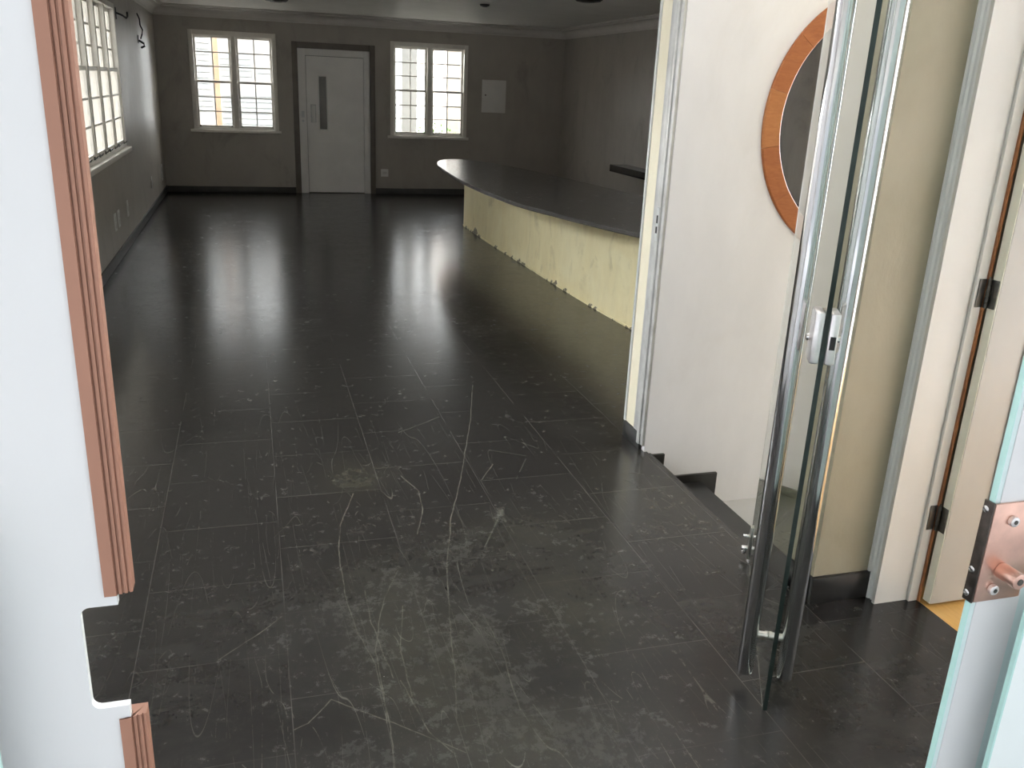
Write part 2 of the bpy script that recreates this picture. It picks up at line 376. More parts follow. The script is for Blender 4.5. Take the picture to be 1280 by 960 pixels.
# ------------------------------------------------------------------ dimensions (metres)
XL, XR, YB, ZC = -1.20, 4.87, 13.985, 2.56     # hall: left wall, right wall, back wall, ceiling
YW = 3.58                                       # front face of the white wall
XS = 1.785                                      # edge of the stairwell
YD = .90                                        # plane of the entrance leaves
S = dict(kind='structure')

# unseen lobby roof, opening added to light it; porch canopy added as shade
bm = bmesh.new()
LIGHT_OPENING = (.8, 4.6, 2.0, 2.85)
for b in ((XL - .2, LIGHT_OPENING[0], .75, YW), (LIGHT_OPENING[1], XR + .2, .75, YW), (LIGHT_OPENING[0], LIGHT_OPENING[1], .75, LIGHT_OPENING[2]), (LIGHT_OPENING[0], LIGHT_OPENING[1], LIGHT_OPENING[3], YW)):
    add_box(bm, *b, 2.951, 3.08)
bmesh.ops.remove_doubles(bm, verts=bm.verts[:], dist=1e-5)
obj('ceiling_lobby', bm, M['ceiling'], **S)
box_obj('ceiling_added_shade', (-5, 7, -3.4, .749, 2.951, 3.08), M['ceiling'], **S)  # unseen canopy added to keep sky light off the entrance leaves
# floor (L shape: lobby strip and hall)
bm = bmesh.new()
add_prism(bm, [(XL, .55), (2.18, .55), (2.18, 2.30), (XS, 2.30), (XS, YW + .1), (XR - .0, YW + .1), (XR, YB), (XL, YB)], 'z', 0, -.16)
obj('floor', bm, M['slate'], **S)
# wooden floor of the side room
box_obj('floor_side_room', (2.181, XR, .55, 2.235, -.16, -.002), M['floor_wood'], **S)
# back wall with two windows and the lift doorway
W1 = (-.76, .44, .90, 2.25); W2 = (2.095, 3.295, .885, 2.245); DR = (.725, 1.80, 0, 2.09)
wall_with_holes('wall_back', 'y', YB, YB + .20, XL - .2, XR + .2, -.16, ZC + .2, [W1, W2, DR], M['hall_wall'], **S)
# left wall with long window, unseen near bays added to light the hall
WL = (3.65, 9.86, .93, 2.26)
wall_with_holes('wall_left', 'x', XL - .2, XL, .55, YB, -.16, ZC + .2, [WL], M['hall_wall'], **S)
WR_ADDED = (4.0, 6.4, .90, 2.25)  # unseen window added in the right wall to light the hall
wall_with_holes('wall_right', 'x', XR, XR + .2, YW, YB, -.16, ZC + .2, [WR_ADDED], M['hall_wall'], **S)
box_obj('ceiling', (XL, XR, YW + .22, YB, ZC, ZC + .2), M['ceiling'], **S)

box_obj('wall_left_reflector', (XL + .001, XL + .03, .95, 3.55, .0, 2.95), M['white_wall'], **S)  # unseen white lining added to bounce light onto the door casing
# white wall with round opening
CX, CZ, RO, RI = 2.80, 1.547, .612, .528
TW = .23
def holed_wall():
    bm = bmesh.new(); n = 60
    x0, x1, z0, z1 = 1.77, XR, -1.9, ZC + .2
    ang = [2 * PI * i / n for i in range(n)]
    def outer(a):
        c, s = math.cos(a), math.sin(a); t = 1e9
        if c > 1e-9: t = min(t, (x1 - CX) / c)
        if c < -1e-9: t = min(t, (x0 - CX) / c)
        if s > 1e-9: t = min(t, (z1 - CZ) / s)
        if s < -1e-9: t = min(t, (z0 - CZ) / s)
        return (CX + c * t, CZ + s * t)
    corners = [math.atan2(z - CZ, x - CX) % (2 * PI) for x in (x0, x1) for z in (z0, z1)]
    ang = sorted(ang + corners)
    rings = {}
    for yy in (YW, YW + TW):
        rings[yy] = ([bm.verts.new((CX + RI * math.cos(a), yy, CZ + RI * math.sin(a))) for a in ang], [bm.verts.new((outer(a)[0], yy, outer(a)[1])) for a in ang])
    m = len(ang)
    for i in range(m):
        j = (i + 1) % m
        for yy in (YW, YW + TW):
            I, O = rings[yy]; bm.faces.new((I[i], I[j], O[j], O[i]))
        for k in (0, 1):
            A = rings[YW][k]; B = rings[YW + TW][k]; bm.faces.new((A[i], A[j], B[j], B[i]))
    return bm
wm = obj('wall_white', holed_wall(), [M['white_wall'], M['hall_wall']], **S)
for p in wm.data.polygons:
    if p.center.y > YW + .15 and abs(p.normal.y) > .9: p.material_index = 1

# round wooden window frame
rw = empty('window_4', (CX, YW, CZ), kind='structure')
def ring_segment(a0, a1, mat):
    bm = bmesh.new(); n = 8; rs = []
    y0, y1 = YW - .014, YW + .10
    for i in range(n + 1):
        a = a0 + (a1 - a0) * i / n; c, s = math.cos(a), math.sin(a)
        prof = [(RI - .004, y1), (RI - .004, y0 + .004), (RI, y0), (RO - .004, y0), (RO, y0 + .004), (RO, YW - .0005), (RI + .002 - .004, YW - .0005)]
        prof = [(RI - .006, y1), (RI - .006, y0 + .005), (RI - .001, y0), (RO - .005, y0), (RO, y0 + .005), (RO, YW - .001), (RI - .0005, YW - .001), (RI - .0005, y1)]
        rs.append([bm.verts.new((CX + r * c, yy, CZ + r * s)) for r, yy in prof])
    for A, B in zip(rs, rs[1:]):
        for k in range(len(A)):
            bm.faces.new((A[k], A[(k + 1) % len(A)], B[(k + 1) % len(A)], B[k]))
    bm.faces.new(rs[0][::-1]); bm.faces.new(rs[-1])
    return obj('frame_segment', bm, mat, rw, smooth=True)
for k in range(15):
    a = math.radians(166 + 24 * k) + .0012
    ring_segment(a, a + math.radians(24) - .0024, M['ring_wood_b'] if k in (0, 5, 9) else M['ring_wood_a'])

# reveal of the white wall: cream band, aluminium door jamb, strike plate
jm = empty('trim_1', (1.77, YW, 0), kind='structure')
box_obj('reveal_plaster', (1.758, 1.7695, YW + .115, YW + TW - .018, .085, ZC), M['reveal_cream'], jm)
box_obj('corner_bead', (1.752, 1.7695, YW + TW - .017, YW + TW, .085, ZC), M['alu_light'], jm)
bm = bmesh.new()
add_box(bm, 1.755, 1.7695, YW + .058, YW + .114, .03, ZC, .002)
add_box(bm, 1.748, 1.7695, YW + .030, YW + .057, .03, ZC, .002)
add_box(bm, 1.756, 1.7695, YW + .002, YW + .029, .03, ZC, .002)
ja = obj('aluminium_jamb', bm, M['alu'], jm, smooth=True)
bm = bmesh.new(); add_box(bm, 1.7445, 1.7478, YW + .032, YW + .055, 1.02, 1.17, .001)
sk = obj('strike_plate', bm, M['alu_light'], jm)
bm = bmesh.new(); add_box(bm, 1.7428, 1.7443, YW + .037, YW + .050, 1.055, 1.085, 0); add_box(bm, 1.7428, 1.7443, YW + .037, YW + .050, 1.10, 1.135, 0)
obj('latch_slot', bm, M['black_hole'], jm)
box_obj('baseboard_reveal', (1.752, 1.7695, YW + .03, YW + TW, 0, .084), M['skirting'], bevel=.002, **S)

# beige wall between stairwell and side room
bmw = bmesh.new(); add_box(bmw, XS + .005, XR, 2.235, 2.55, -1.9, 2.95)
bw = obj('wall_beige', bmw, M['beige_wall'], **S)
box_obj('baseboard_beige', (XS - .005, 2.0385, 2.219, 2.2345, 0, .10), M['skirting'], bevel=.002, **S)
box_obj('baseboard_beige_end', (XS - .008, XS + .0045, 2.2355, 2.55, 0, .10), M['skirting'], bevel=.002, **S)
# side wall with doorway into the wooden-floored room
wall_with_holes('wall_side', 'x', 2.04, 2.178, .95, 2.2345, -.16, 2.95, [(1.28, 2.190, -.001, 2.13)], M['beige_wall'], **S)
wall_with_holes('wall_side_room_blocker', 'y', .56, .70, 2.181, XR, -.16, 2.95, [(3.5, 4.1, 1.0, 2.1)], M['white_wall'], **S)  # unseen wall added to cut the light on the open door leaf
# door casing
cs = empty('trim_2', (2.04, 2.19, 0), kind='structure')
def casing_profile(y0, y1, z0, z1, vertical=True, flip=False):
    bm = bmesh.new()
    # profile steps: (offset from opening, thickness)
    w = abs(y1 - y0)
    st = [(0, .012), (.18, .012), (.2, .020), (.34, .024), (.46, .018), (.5, .026), (.66, .030), (.78, .022), (.82, .032), (1, .032)]
    pts = [(0, 0)] + [(a, t) for a, t in st] + [(1, 0)]
    P = [(2.0395 - t, y0 + (y1 - y0) * a) for a, t in pts]
    add_prism(bm, P, 'z', z0, z1)
    return bm
obj('casing_strip', casing_profile(2.186, 2.2335, 0, 2.14), M['trim_white'], cs)
obj('casing_strip', casing_profile(1.284, 1.225, 0, 2.14), M['trim_white'], cs)
box_obj('casing_head', (2.010, 2.0395, 1.225, 2.2335, 2.141, 2.20), M['trim_white'], cs, bevel=.004)
bm = bmesh.new()
add_box(bm, 2.008, 2.1775, 2.172, 2.1855, 0, 2.125)
add_box(bm, 2.141, 2.1775, 2.160, 2.1719, 0, 2.125, .002)
obj('jamb_lining', bm, M['jamb_cream'], cs)
box_obj('bare_wood_strip', (2.178, 2.1845, 2.152, 2.20, 0, 2.125), M['brown_gap'], cs)

# white panelled door, opened back into the side room
d2 = empty('door_2', (2.19, 2.13, 0), kind='structure')
DX0, DX1, DY0, DY1 = 2.190, 3.02, 2.112, 2.148
bm = bmesh.new()
add_box(bm, DX0 + .001, DX1, DY0, DY1, .012, 2.11, .002)
obj('door_leaf', bm, M['door_cream'], d2)
box_obj('door_edge', (DX0 - .0015, DX0 + .0008, DY0 + .0015, DY1 - .0015, .014, 2.108), M['door_edge'], d2)
for (za, zb) in ((.085, .98), (1.16, 2.0)):
    bm = bmesh.new()
    xa, xb = 2.335, 2.885
    for (o1, t) in ((0, .008), (.010, .014), (.022, .009), (.032, .004)):
        w = .011
        add_box(bm, xa + o1, xa + o1 + w, DY0 - t, DY0 - .0002, za + o1, zb - o1, .002)
        add_box(bm, xb - o1 - w, xb - o1, DY0 - t, DY0 - .0002, za + o1, zb - o1, .002)
        add_box(bm, xa + o1, xb - o1, DY0 - t, DY0 - .0002, za + o1, za + o1 + w, .002)
        add_box(bm, xa + o1, xb - o1, DY0 - t, DY0 - .0002, zb - o1 - w, zb - o1, .002)
    obj('panel_moulding', bm, M['door_cream'], d2, smooth=True)
for hz in (.327, 1.105, 1.88):
    bm = bmesh.new()
    add_box(bm, 2.150, 2.1765, 2.1565, 2.1595, hz - .045, hz + .045, .001)
    add_box(bm, DX0 - .0045, DX0 - .0018, 2.118, 2.146, hz - .045, hz + .045, .0008)
    for q in range(5):
        add_cyl(bm, (2.1815, 2.150, hz - .045 + q * .0182), (2.1815, 2.150, hz - .045 + q * .0182 + .0168), .0065, n=14)
    add_cyl(bm, (2.1815, 2.150, hz + .0455), (2.1815, 2.150, hz + .052), .004, n=12)
    obj('hinge', bm, M['hinge'], d2, smooth=True)

# stairs going down behind the slate edge
bm = bmesh.new()
pts = [(XS + .001, -.165), (XS + .001, -.18)]
xs = XS + .001; top = -.18; prof = [(xs, -.18)]
prof = [(xs, -1.9), (xs, -.18)]
for k in range(8):
    x1 = XS + .305 * (k + 1); prof += [(x1, -.18 - .197 * k)]
    prof += [(x1, -.18 - .197 * (k + 1))]
prof += [(XR - .001, prof[-1][1]), (XR - .001, -1.9)]
add_prism(bm, prof, 'y', 2.551, YW - .0165)
obj('floor_stairs', bm, M['stair'], **S)
# stepped skirting on the white wall
bm = bmesh.new()
prof = [(XS + .001, -1.85), (XS + .001, -.014)]
edges = [(1.875, -.014), (2.177, -.139), (2.484, -.336), (2.79, -.533), (3.095, -.73), (3.4, -.927)]
for i, (xe, zz) in enumerate(edges):
    prof.append((xe, zz))
    if i + 1 < len(edges): prof.append((xe, edges[i + 1][1]))
prof.append((3.4, -1.85))
add_prism(bm, prof, 'y', YW - .016, YW - .0005)
obj('baseboard_stairs', bm, M['skirting'], **S)
# nosing slab along the stair edge
box_obj('trim_3', (XS - .0, XS + .012, 2.551, YW - .017, -.03, -.001), M['skirting'], **S)

# hall skirtings
box_obj('baseboard_left', (XL, XL + .018, 3.56, YB, 0, .09), M['skirting_dull'], bevel=.003, **S)
for n_, a, b_ in (('baseboard_back', XL + .019, .655), ('baseboard_back_right', 1.865, XR - .019)):
    box_obj(n_, (a, b_, YB - .018, YB, 0, .085), M['skirting_dull'], bevel=.003, **S)
box_obj('baseboard_right', (XR - .018, XR, YW + TW, YB, 0, .085), M['skirting_dull'], bevel=.003, **S)

# cornice: stepped cove along three walls
def cornice():
    P = [(0, 2.415), (.012, 2.415), (.014, 2.432), (.022, 2.440)]
    for i in range(9):
        a = PI / 2 * i / 8
        P.append((.025 + .085 * (1 - math.cos(a)), 2.445 + .075 * math.sin(a)))
    P += [(.118, 2.524), (.118, 2.536), (.135, 2.542), (.150, 2.552), (.150, ZC), (0, ZC)]
    bm = bmesh.new()
    path = [((XL, YW + TW), (1, 0)), ((XL, YB), (1, -1)), ((XR, YB), (-1, -1)), ((XR, YW + TW), (-1, 0))]
    rings = [[bm.verts.new((px + dx * o, py + dy * o, z)) for o, z in P] for (px, py), (dx, dy) in path]
    for A, B in zip(rings, rings[1:]):
        for k in range(len(P)):
            bm.faces.new((A[k], A[(k + 1) % len(P)], B[(k + 1) % len(P)], B[k]))
    bm.faces.new(rings[0][::-1]); bm.faces.new(rings[-1])
    return bm
obj('trim_4', cornice(), M['cornice'], smooth=True, **S)

# ------------------------------------------------------------------ back windows
def grid_sash(bm, axis, plane, depth, u0, u1, z0, z1, cols, rows, stile, bar, rail=None):
    """frame of stiles and rails with muntin bars"""
    rail = stile if rail is None else rail
    d0, d1 = plane, plane + depth
    def B(ua, ub, za, zb, k=0.0):
        if axis == 'y': add_box(bm, ua, ub, d0 + k, d1 - k, za, zb, .0015, seg=1)
        else: add_box(bm, d0 + k, d1 - k, ua, ub, za, zb, .0015, seg=1)
    B(u0, u0 + stile, z0, z1); B(u1 - stile, u1, z0, z1)
    B(u0 + stile, u1 - stile, z0, z0 + rail); B(u0 + stile, u1 - stile, z1 - rail, z1)
    iu0, iu1, iz0, iz1 = u0 + stile, u1 - stile, z0 + rail, z1 - rail
    for c in range(1, cols):
        u = iu0 + (iu1 - iu0) * c / cols; B(u - bar / 2, u + bar / 2, iz0, iz1, depth * .12)
    for r in range(1, rows):
        z = iz0 + (iz1 - iz0) * r / rows; B(iu0, iu1, z - bar / 2, z + bar / 2, depth * .18)
    return iu0, iu1, iz0, iz1

def back_window(idx, W):
    x0, x1, z0, z1 = W
    w = empty('window_%d' % idx, ((x0 + x1) / 2, YB, z0), kind='structure')
    bm = bmesh.new()
    f = .062
    ya, yb = YB - .022, YB + .11
    add_box(bm, x0 + .001, x0 + f, ya, yb, z0 + .001, z1 - .001, .003); add_box(bm, x1 - f, x1 - .001, ya, yb, z0 + .001, z1 - .001, .003)
    add_box(bm, x0 + f, x1 - f, ya, yb, z1 - .066, z1 - .001, .003); add_box(bm, x0 + f, x1 - f, ya + .01, yb, z0 + .001, z0 + .028, .003)
    xm = (x0 + x1) / 2 + .005
    add_box(bm, xm - .036, xm + .036, ya + .004, yb, z0 + .028, z1 - .066, .003)
    obj('window_frame', bm, M['win_paint'], w, smooth=True)
    zm = (z0 + z1) / 2 - .015
    for (a, b_) in ((x0 + f + .001, xm - .037), (xm + .037, x1 - f - .001)):
        for (za, zb, yy) in ((z0 + .029, zm + .016, YB + .012), (zm - .012, z1 - .067, YB + .046)):
            bm = bmesh.new()
            iu0, iu1, iz0, iz1 = grid_sash(bm, 'y', yy, .032, a, b_, za, zb, 2, 3, .030, .017, .030)
            s = obj('sash', bm, M['win_paint'], w, smooth=True)
            bm = bmesh.new(); add_box(bm, iu0 - .004, iu1 + .004, yy + .014, yy + .018, iz0 - .004, iz1 + .004)
            obj('glass_pane', bm, M['pane'], w)
        for q in (.035, -.035):
            xx = a + q if q > 0 else b_ + q
            bm = bmesh.new()
            add_box(bm, xx - .012, xx + .012, YB - .012, YB + .0115, z0 + .040, z0 + .046, .001)
            add_cyl(bm, (xx, YB - .012, z0 + .046), (xx, YB - .012, z0 + .062), .010, .007, n=14, bevel=.002)
            obj('sash_latch', bm, M['hinge'], w, smooth=True)
    bm = bmesh.new(); add_box(bm, x0 - .045, x1 + .03, YB - .045, YB - .0225, z0 - .04, z0 + .004, .006); add_box(bm, x0 - .04, x1 + .025, YB - .0224, YB - .0005, z0 - .036, z0 - .0005, .001)
    obj('window_sill', bm, M['win_paint'], w, smooth=True)
    return w
back_window(1, W1); back_window(2, W2)

# left window: ten bays, hidden near ones added for light; upper sashes set further out
def left_window():
    y0, y1, z0, z1 = WL
    w = empty('window_3', (XL, (y0 + y1) / 2, z0), kind='structure')
    bays = [9.80 - .60 * k for k in range(11)]       # mullion centres
    bm = bmesh.new()
    add_box(bm, XL - .15, XL + .012, y0 + .001, y0 + .04, z0 + .001, z1 - .001, .003)
    add_box(bm, XL - .15, XL + .012, y1 - .045, y1 - .001, z0 + .001, z1 - .001, .003)
    add_box(bm, XL - .15, XL + .012, y0 + .04, y1 - .045, z1 - .05, z1 - .001, .003)
    add_box(bm, XL - .15, XL + .012, y0 + .04, y1 - .045, z0 + .001, z0 + .035, .003)
    for yc in bays[1:-1]:
        add_box(bm, XL - .13, XL + .006, yc - .032, yc + .032, z0 + .035, z1 - .05, .003)
    obj('window_frame', bm, M['win_paint'], w, smooth=True)
    zm = 1.655
    for k in range(10):
        a = bays[k + 1] + .034 if k < 9 else y0 + .041
        b_ = bays[k] - (.034 if k > 0 else -.012)
        for (za, zb, xx, st) in ((z0 + .037, zm + .02, XL - .030, .026), (zm - .015, z1 - .052, XL - .060, .022)):
            bm = bmesh.new()
            iu0, iu1, iz0, iz1 = grid_sash(bm, 'x', xx, .026, a, b_, za, zb, 1, 3, st, .018, .032)
            obj('sash', bm, M['win_paint'], w, smooth=True)
            bm = bmesh.new(); add_box(bm, xx + .010, xx + .013, iu0 - .004, iu1 + .004, iz0 - .004, iz1 + .004)
            obj('glass_pane', bm, M['pane'], w)
        # curled brass catches on the sill
        for yy in (a + .10, b_ - .10):
            bm = bmesh.new()
            pts = [(XL + .014 + .016 * math.sin(t) * 1.2, yy - .05 + .1 * i / 10, z0 + .042 + .020 * math.sin(PI * i / 10)) for i, t in enumerate([PI * j / 10 for j in range(11)])]
            add_tube(bm, pts, .005, 8)
            add_cyl(bm, (XL + .013, yy - .05, z0 + .036), (XL + .013, yy - .05, z0 + .062), .009, .006, n=12)
            obj('sash_latch', bm, M['hinge'], w, smooth=True)
    bm = bmesh.new(); add_box(bm, XL + .0005, XL + .055, y0 - .03, y1 + .03, z0 - .045, z0 + .0005, .006)
    obj('window_sill', bm, M['win_paint'], w, smooth=True)
left_window()
wr_added = empty('window_7', (XR, 5.2, .9), kind='structure')  # sashes of the added window, out of view, for side light
for q in range(4):
    for (za, zb) in ((.91, 1.60), (1.61, 2.24)):
        bm = bmesh.new(); a = WR_ADDED[0] + .01 + q * .597
        iu0, iu1, iz0, iz1 = grid_sash(bm, 'x', XR + .03, .035, a, a + .587, za, zb, 2, 3, .03, .017)
        obj('sash', bm, M['win_paint'], wr_added, smooth=True)
        bm = bmesh.new(); add_box(bm, XR + .045, XR + .049, iu0 - .003, iu1 + .003, iz0 - .003, iz1 + .003)
        obj('glass_pane', bm, M['pane'], wr_added)

# ------------------------------------------------------------------ lift door in the back wall
d1 = empty('door_1', (1.26, YB, 0), kind='structure')
bm = bmesh.new()
add_box(bm, .655, .735, YB - .03, YB + .06, 0, 2.165, .004); add_box(bm, 1.79, 1.865, YB - .03, YB + .06, 0, 2.165, .004)
add_box(bm, .7355, 1.7895, YB - .03, YB + .06, 2.08, 2.165, .004)
obj('door_surround', bm, M['dark_surround'], d1, smooth=True)
bm = bmesh.new()
add_box(bm, .736, .848, YB + .0, YB + .055, .0, 2.079, .003); add_box(bm, 1.70, 1.789, YB + .0, YB + .055, .0, 2.079, .003)
add_box(bm, .8485, 1.6995, YB + .0, YB + .055, 1.985, 2.079, .003)
obj('door_frame', bm, M['door_white'], d1, smooth=True)
bm = bmesh.new()
SX0, SX1, SZ0, SZ1 = 1.035, 1.145, .945, 1.70
xa, xb, za, zb, y0, y1 = .854, 1.694, .012, 1.979, YB + .012, YB + .05
for bb in ((xa, SX0, za, zb), (SX1, xb, za, zb), (SX0, SX1, za, SZ0), (SX0, SX1, SZ1, zb)):
    add_box(bm, bb[0], bb[1], y0, y1, bb[2], bb[3])
bmesh.ops.remove_doubles(bm, verts=bm.verts[:], dist=1e-5)
dl = obj('door_leaf', bm, M['door_white'], d1)
bm = bmesh.new(); t = .014
for bb in ((SX0 - t, SX0 + .002, SZ0 - t, SZ1 + t), (SX1 - .002, SX1 + t, SZ0 - t, SZ1 + t), (SX0, SX1, SZ0 - t, SZ0 + .002), (SX0, SX1, SZ1 - .002, SZ1 + t)):
    add_box(bm, bb[0], bb[1], y0 - .008, y0 - .0003, bb[2], bb[3], .001)
obj('slot_trim', bm, M['plastic'], d1)
box_obj('slot_glass', (SX0, SX1, y0 + .012, y0 + .018, SZ0, SZ1), M['pane'], d1)
bm = bmesh.new(); add_box(bm, .905, .985, y0 - .003, y0 - .0004, 1.04, 1.30, .001)
hd = obj('handle_plate', bm, M['alu'], d1)
bm = bmesh.new(); add_box(bm, .922, .968, y0 - .040, y0 - .018, 1.045, 1.285, .006)
add_box(bm, .932, .958, y0 - .019, y0 - .0032, 1.06, 1.09, .002); add_box(bm, .932, .958, y0 - .019, y0 - .0032, 1.24, 1.27, .002)
obj('door_handle', bm, M['plastic'], d1, smooth=True)
bm = bmesh.new(); add_cyl(bm, (.79, YB + .0, 1.06), (.79, YB - .008, 1.06), .018, n=20, bevel=.003); add_box(bm, .768, .812, YB - .004, YB - .0002, 1.11, 1.20, .001)
obj('call_button', bm, M['alu_light'], d1, smooth=True)
box_obj('wall_lift_shaft', (.66, 1.86, YB + .201, YB + 1.6, 0, 2.4), M['black_hole'], **S)

# ------------------------------------------------------------------ things on the hall walls
pb = empty('distribution_box', (3.72, YB, 1.5), label='grey-white flush metal distribution box on the dark back wall, right of the window', category='electrical box')
bx0, bx1, bz0, bz1 = 3.53, 3.918, 1.275, 1.762
box_obj('box_frame', (bx0, bx1, YB - .012, YB - .0003, bz0, bz1), M['box_paint'], pb, bevel=.003)
box_obj('box_door', (bx0 + .012, bx1 - .012, YB - .020, YB - .0123, bz0 + .012, bz1 - .012), M['box_paint'], pb, bevel=.003)
bm = bmesh.new(); add_cyl(bm, (bx0 + .055, YB - .0203, 1.535), (bx0 + .055, YB - .027, 1.535), .012, n=18, bevel=.002)
obj('box_latch', bm, M['hinge'], pb, smooth=True)

def socket_plate(x, y, z, face, w, h, label, toggles=1, cat='wall socket'):
    """face 'x' on left wall, 'y' on back wall"""
    e = empty('wall_socket', (x, y, z), label=label, category=cat, group='white electrical plates low on the hall walls')
    def B(u0, u1, za, zb, d0, d1, bev):
        bm = bmesh.new()
        if face == 'x': add_box(bm, x + d0, x + d1, y + u0, y + u1, z + za, z + zb, bev)
        else: add_box(bm, x + u0, x + u1, y - d1, y - d0, z + za, z + zb, bev)
        return bm
    obj('cover_plate', B(-w / 2, w / 2, -h / 2, h / 2, .0004, .009, .003), M['plastic'], e, smooth=True)
    for k in range(toggles):
        c = (k - (toggles - 1) / 2) * h / (toggles + .6) if toggles > 1 else 0
        obj('socket_insert', B(-w * .27, w * .27, c - h * .16, c + h * .16, .0093, .013, .002), M['socket_dark'], e, smooth=True)
socket_plate(2.005, YB, .32, 'y', .115, .115, 'square white socket plate on the back wall between the lift door and the counter')
socket_plate(XL, 8.62, .352, 'x', .10, .155, 'white double-width plate on the window wall, nearer one of the touching pair', 2)
socket_plate(XL, 8.86, .352, 'x', .10, .155, 'white plate on the window wall, further one of the touching pair', 2)
socket_plate(XL, 9.52, .355, 'x', .09, .155, 'narrow white plate on the window wall just past the touching pair', 1)
socket_plate(XL, 7.20, .34, 'x', .13, .17, 'cream plate on the window wall partly hidden by the brown door profile', 1)
socket_plate(XL, 11.95, .352, 'x', .10, .14, 'small white plate on the window wall halfway from the window to the far corner', 1)
socket_plate(XL, 13.42, .33, 'x', .14, .22, 'white plate at the far corner of the window wall, furthest from the door', 2)

# leftover wall light bracket with wires and a hook
bk = empty('wall_light_bracket', (XL, 11.9, 2.1), label='dark empty light bracket with loose wires on the window wall', category='wall light bracket')
bm = bmesh.new(); add_box(bm, XL + .0004, XL + .008, 11.85, 11.93, 1.97, 2.06, .002)
obj('back_plate', bm, M['hinge'], bk)
bm = bmesh.new()
add_tube(bm, [(XL + .004, 11.95, 2.30), (XL + .03, 11.93, 2.24), (XL + .035, 11.9, 2.17), (XL + .06, 11.87, 2.12), (XL + .05, 11.88, 2.07), (XL + .03, 11.89, 2.02)], .008, 8)
obj('wire', bm, M['wire'], bk, smooth=True)
bm = bmesh.new()
add_tube(bm, [(XL + .01, 11.89, 2.0), (XL + .06, 11.87, 1.97), (XL + .07, 11.86, 1.94), (XL + .03, 11.87, 1.92)], .012, 8)
obj('lamp_holder', bm, M['wire'], bk, smooth=True)
hk = empty('curtain_hook', (XL, 10.1, 2.2), label='small dark curtain bracket high on the wall beside the long window', category='curtain bracket')
bm = bmesh.new(); add_box(bm, XL + .0004, XL + .007, 10.02, 10.06, 2.13, 2.24, .002)
obj('mounting_plate', bm, M['wire'], hk)
bm = bmesh.new(); add_tube(bm, [(XL + .006, 10.04, 2.19), (XL + .06, 10.06, 2.17), (XL + .085, 10.12, 2.15), (XL + .09, 10.2, 2.17), (XL + .085, 10.24, 2.21)], .009, 8)
obj('hook_arm', bm, M['wire'], hk, smooth=True)

# ceiling fittings
def ceiling_fitting(x, y, r, label):
    e = empty('ceiling_light', (x, y, ZC), label=label, category='ceiling light', group='dark round fittings in the hall ceiling')
    bm = bmesh.new(); add_cyl(bm, (x, y, ZC - .0005), (x, y, ZC - .022), r, r * .86, 32, .004)
    obj('trim_ring', bm, M['lamp_dark'], e, smooth=True)
    bm = bmesh.new(); add_cyl(bm, (x, y, ZC - .0225), (x, y, ZC - .03), r * .6, r * .5, 28, .002)
    obj('lens', bm, M['hinge'], e, smooth=True)
ceiling_fitting(.40, 12.02, .15, 'dark round ceiling fitting above the left back window, at the top edge')
ceiling_fitting(2.70, 10.68, .06, 'tiny dark ceiling spot above the right back window')
ceiling_fitting(3.46, 9.30, .15, 'dark round ceiling fitting above the counter, at the top edge')

# ------------------------------------------------------------------ counter
def catmull(P, n=8, closed=True):
    out = []
    m = len(P)
    for i in range(m):
        p0, p1, p2, p3 = [Vector((*P[(i + k - 1) % m], 0)) for k in range(4)]
        for j in range(n):
            t = j / n
            q = .5 * ((2 * p1) + (-p0 + p2) * t + (2 * p0 - 5 * p1 + 4 * p2 - p3) * t * t + (-p0 + 3 * p1 - 3 * p2 + p3) * t ** 3)
            out.append((q.x, q.y))
    return out
ct = empty('bar_counter', (2.8, 7.5, 0), label='long bar counter with cream stucco front and boat-shaped dark slate top', category='counter')
TOPZ = .78
outline = [(2.10, 10.35), (2.02, 9.55), (1.965, 8.35), (2.02, 7.0), (2.18, 6.2), (2.30, 5.75), (2.46, 5.25), (2.72, 4.75), (3.05, 4.5), (3.35, 4.9), (3.50, 6.0), (3.38, 7.3), (3.22, 8.6), (3.05, 9.7), (2.80, 10.65), (2.52, 11.05), (2.26, 10.88)]
OP = catmull(outline, 8)
bm = bmesh.new()
def inset(P, d):
    c = Vector((sum(p[0] for p in P) / len(P), sum(p[1] for p in P) / len(P)))
    out = []
    for i, p in enumerate(P):
        a = Vector(P[i - 1]); b_ = Vector(P[(i + 1) % len(P)]); t_ = (b_ - a).normalized(); nrm = Vector((-t_.y, t_.x))
        if (c - Vector(p)).dot(nrm) < 0: nrm = -nrm
        out.append((p[0] + nrm.x * d, p[1] + nrm.y * d))
    return out
lay = [(inset(OP, .006), TOPZ - .032), (OP, TOPZ - .027), (OP, TOPZ - .005), (inset(OP, .005), TOPZ)]
rings = [[bm.verts.new((x, y, z)) for x, y in P] for P, z in lay]
for A, B in zip(rings, rings[1:]):
    for k in range(len(A)): bm.faces.new((A[k], A[(k + 1) % len(A)], B[(k + 1) % len(A)], B[k]))
bm.faces.new(rings[0][::-1]); bm.faces.new(rings[-1])
obj('counter_top', bm, M['slate_counter'], ct, smooth=True)
# base: gently curved front
front = [(2.52, 10.72), (2.515, 9.5), (2.545, 8.33), (2.57, 7.15), (2.605, 6.28), (2.645, 5.70), (2.74, 5.1)]
back = [(3.10, 5.1), (3.12, 6.3), (3.05, 8.0), (2.92, 9.5), (2.80, 10.72)]
bm = bmesh.new(); add_prism(bm, front + back, 'z', .0, TOPZ - .0325)
obj('counter_front', bm, M['counter_cream'], ct)
bm = bmesh.new(); P = [(x - .010, y) for x, y in front] + [(x - .0005, y) for x, y in front[::-1]]
add_prism(bm, P, 'z', 0, .014)
obj('base_strip', bm, M['counter_cream'], ct)

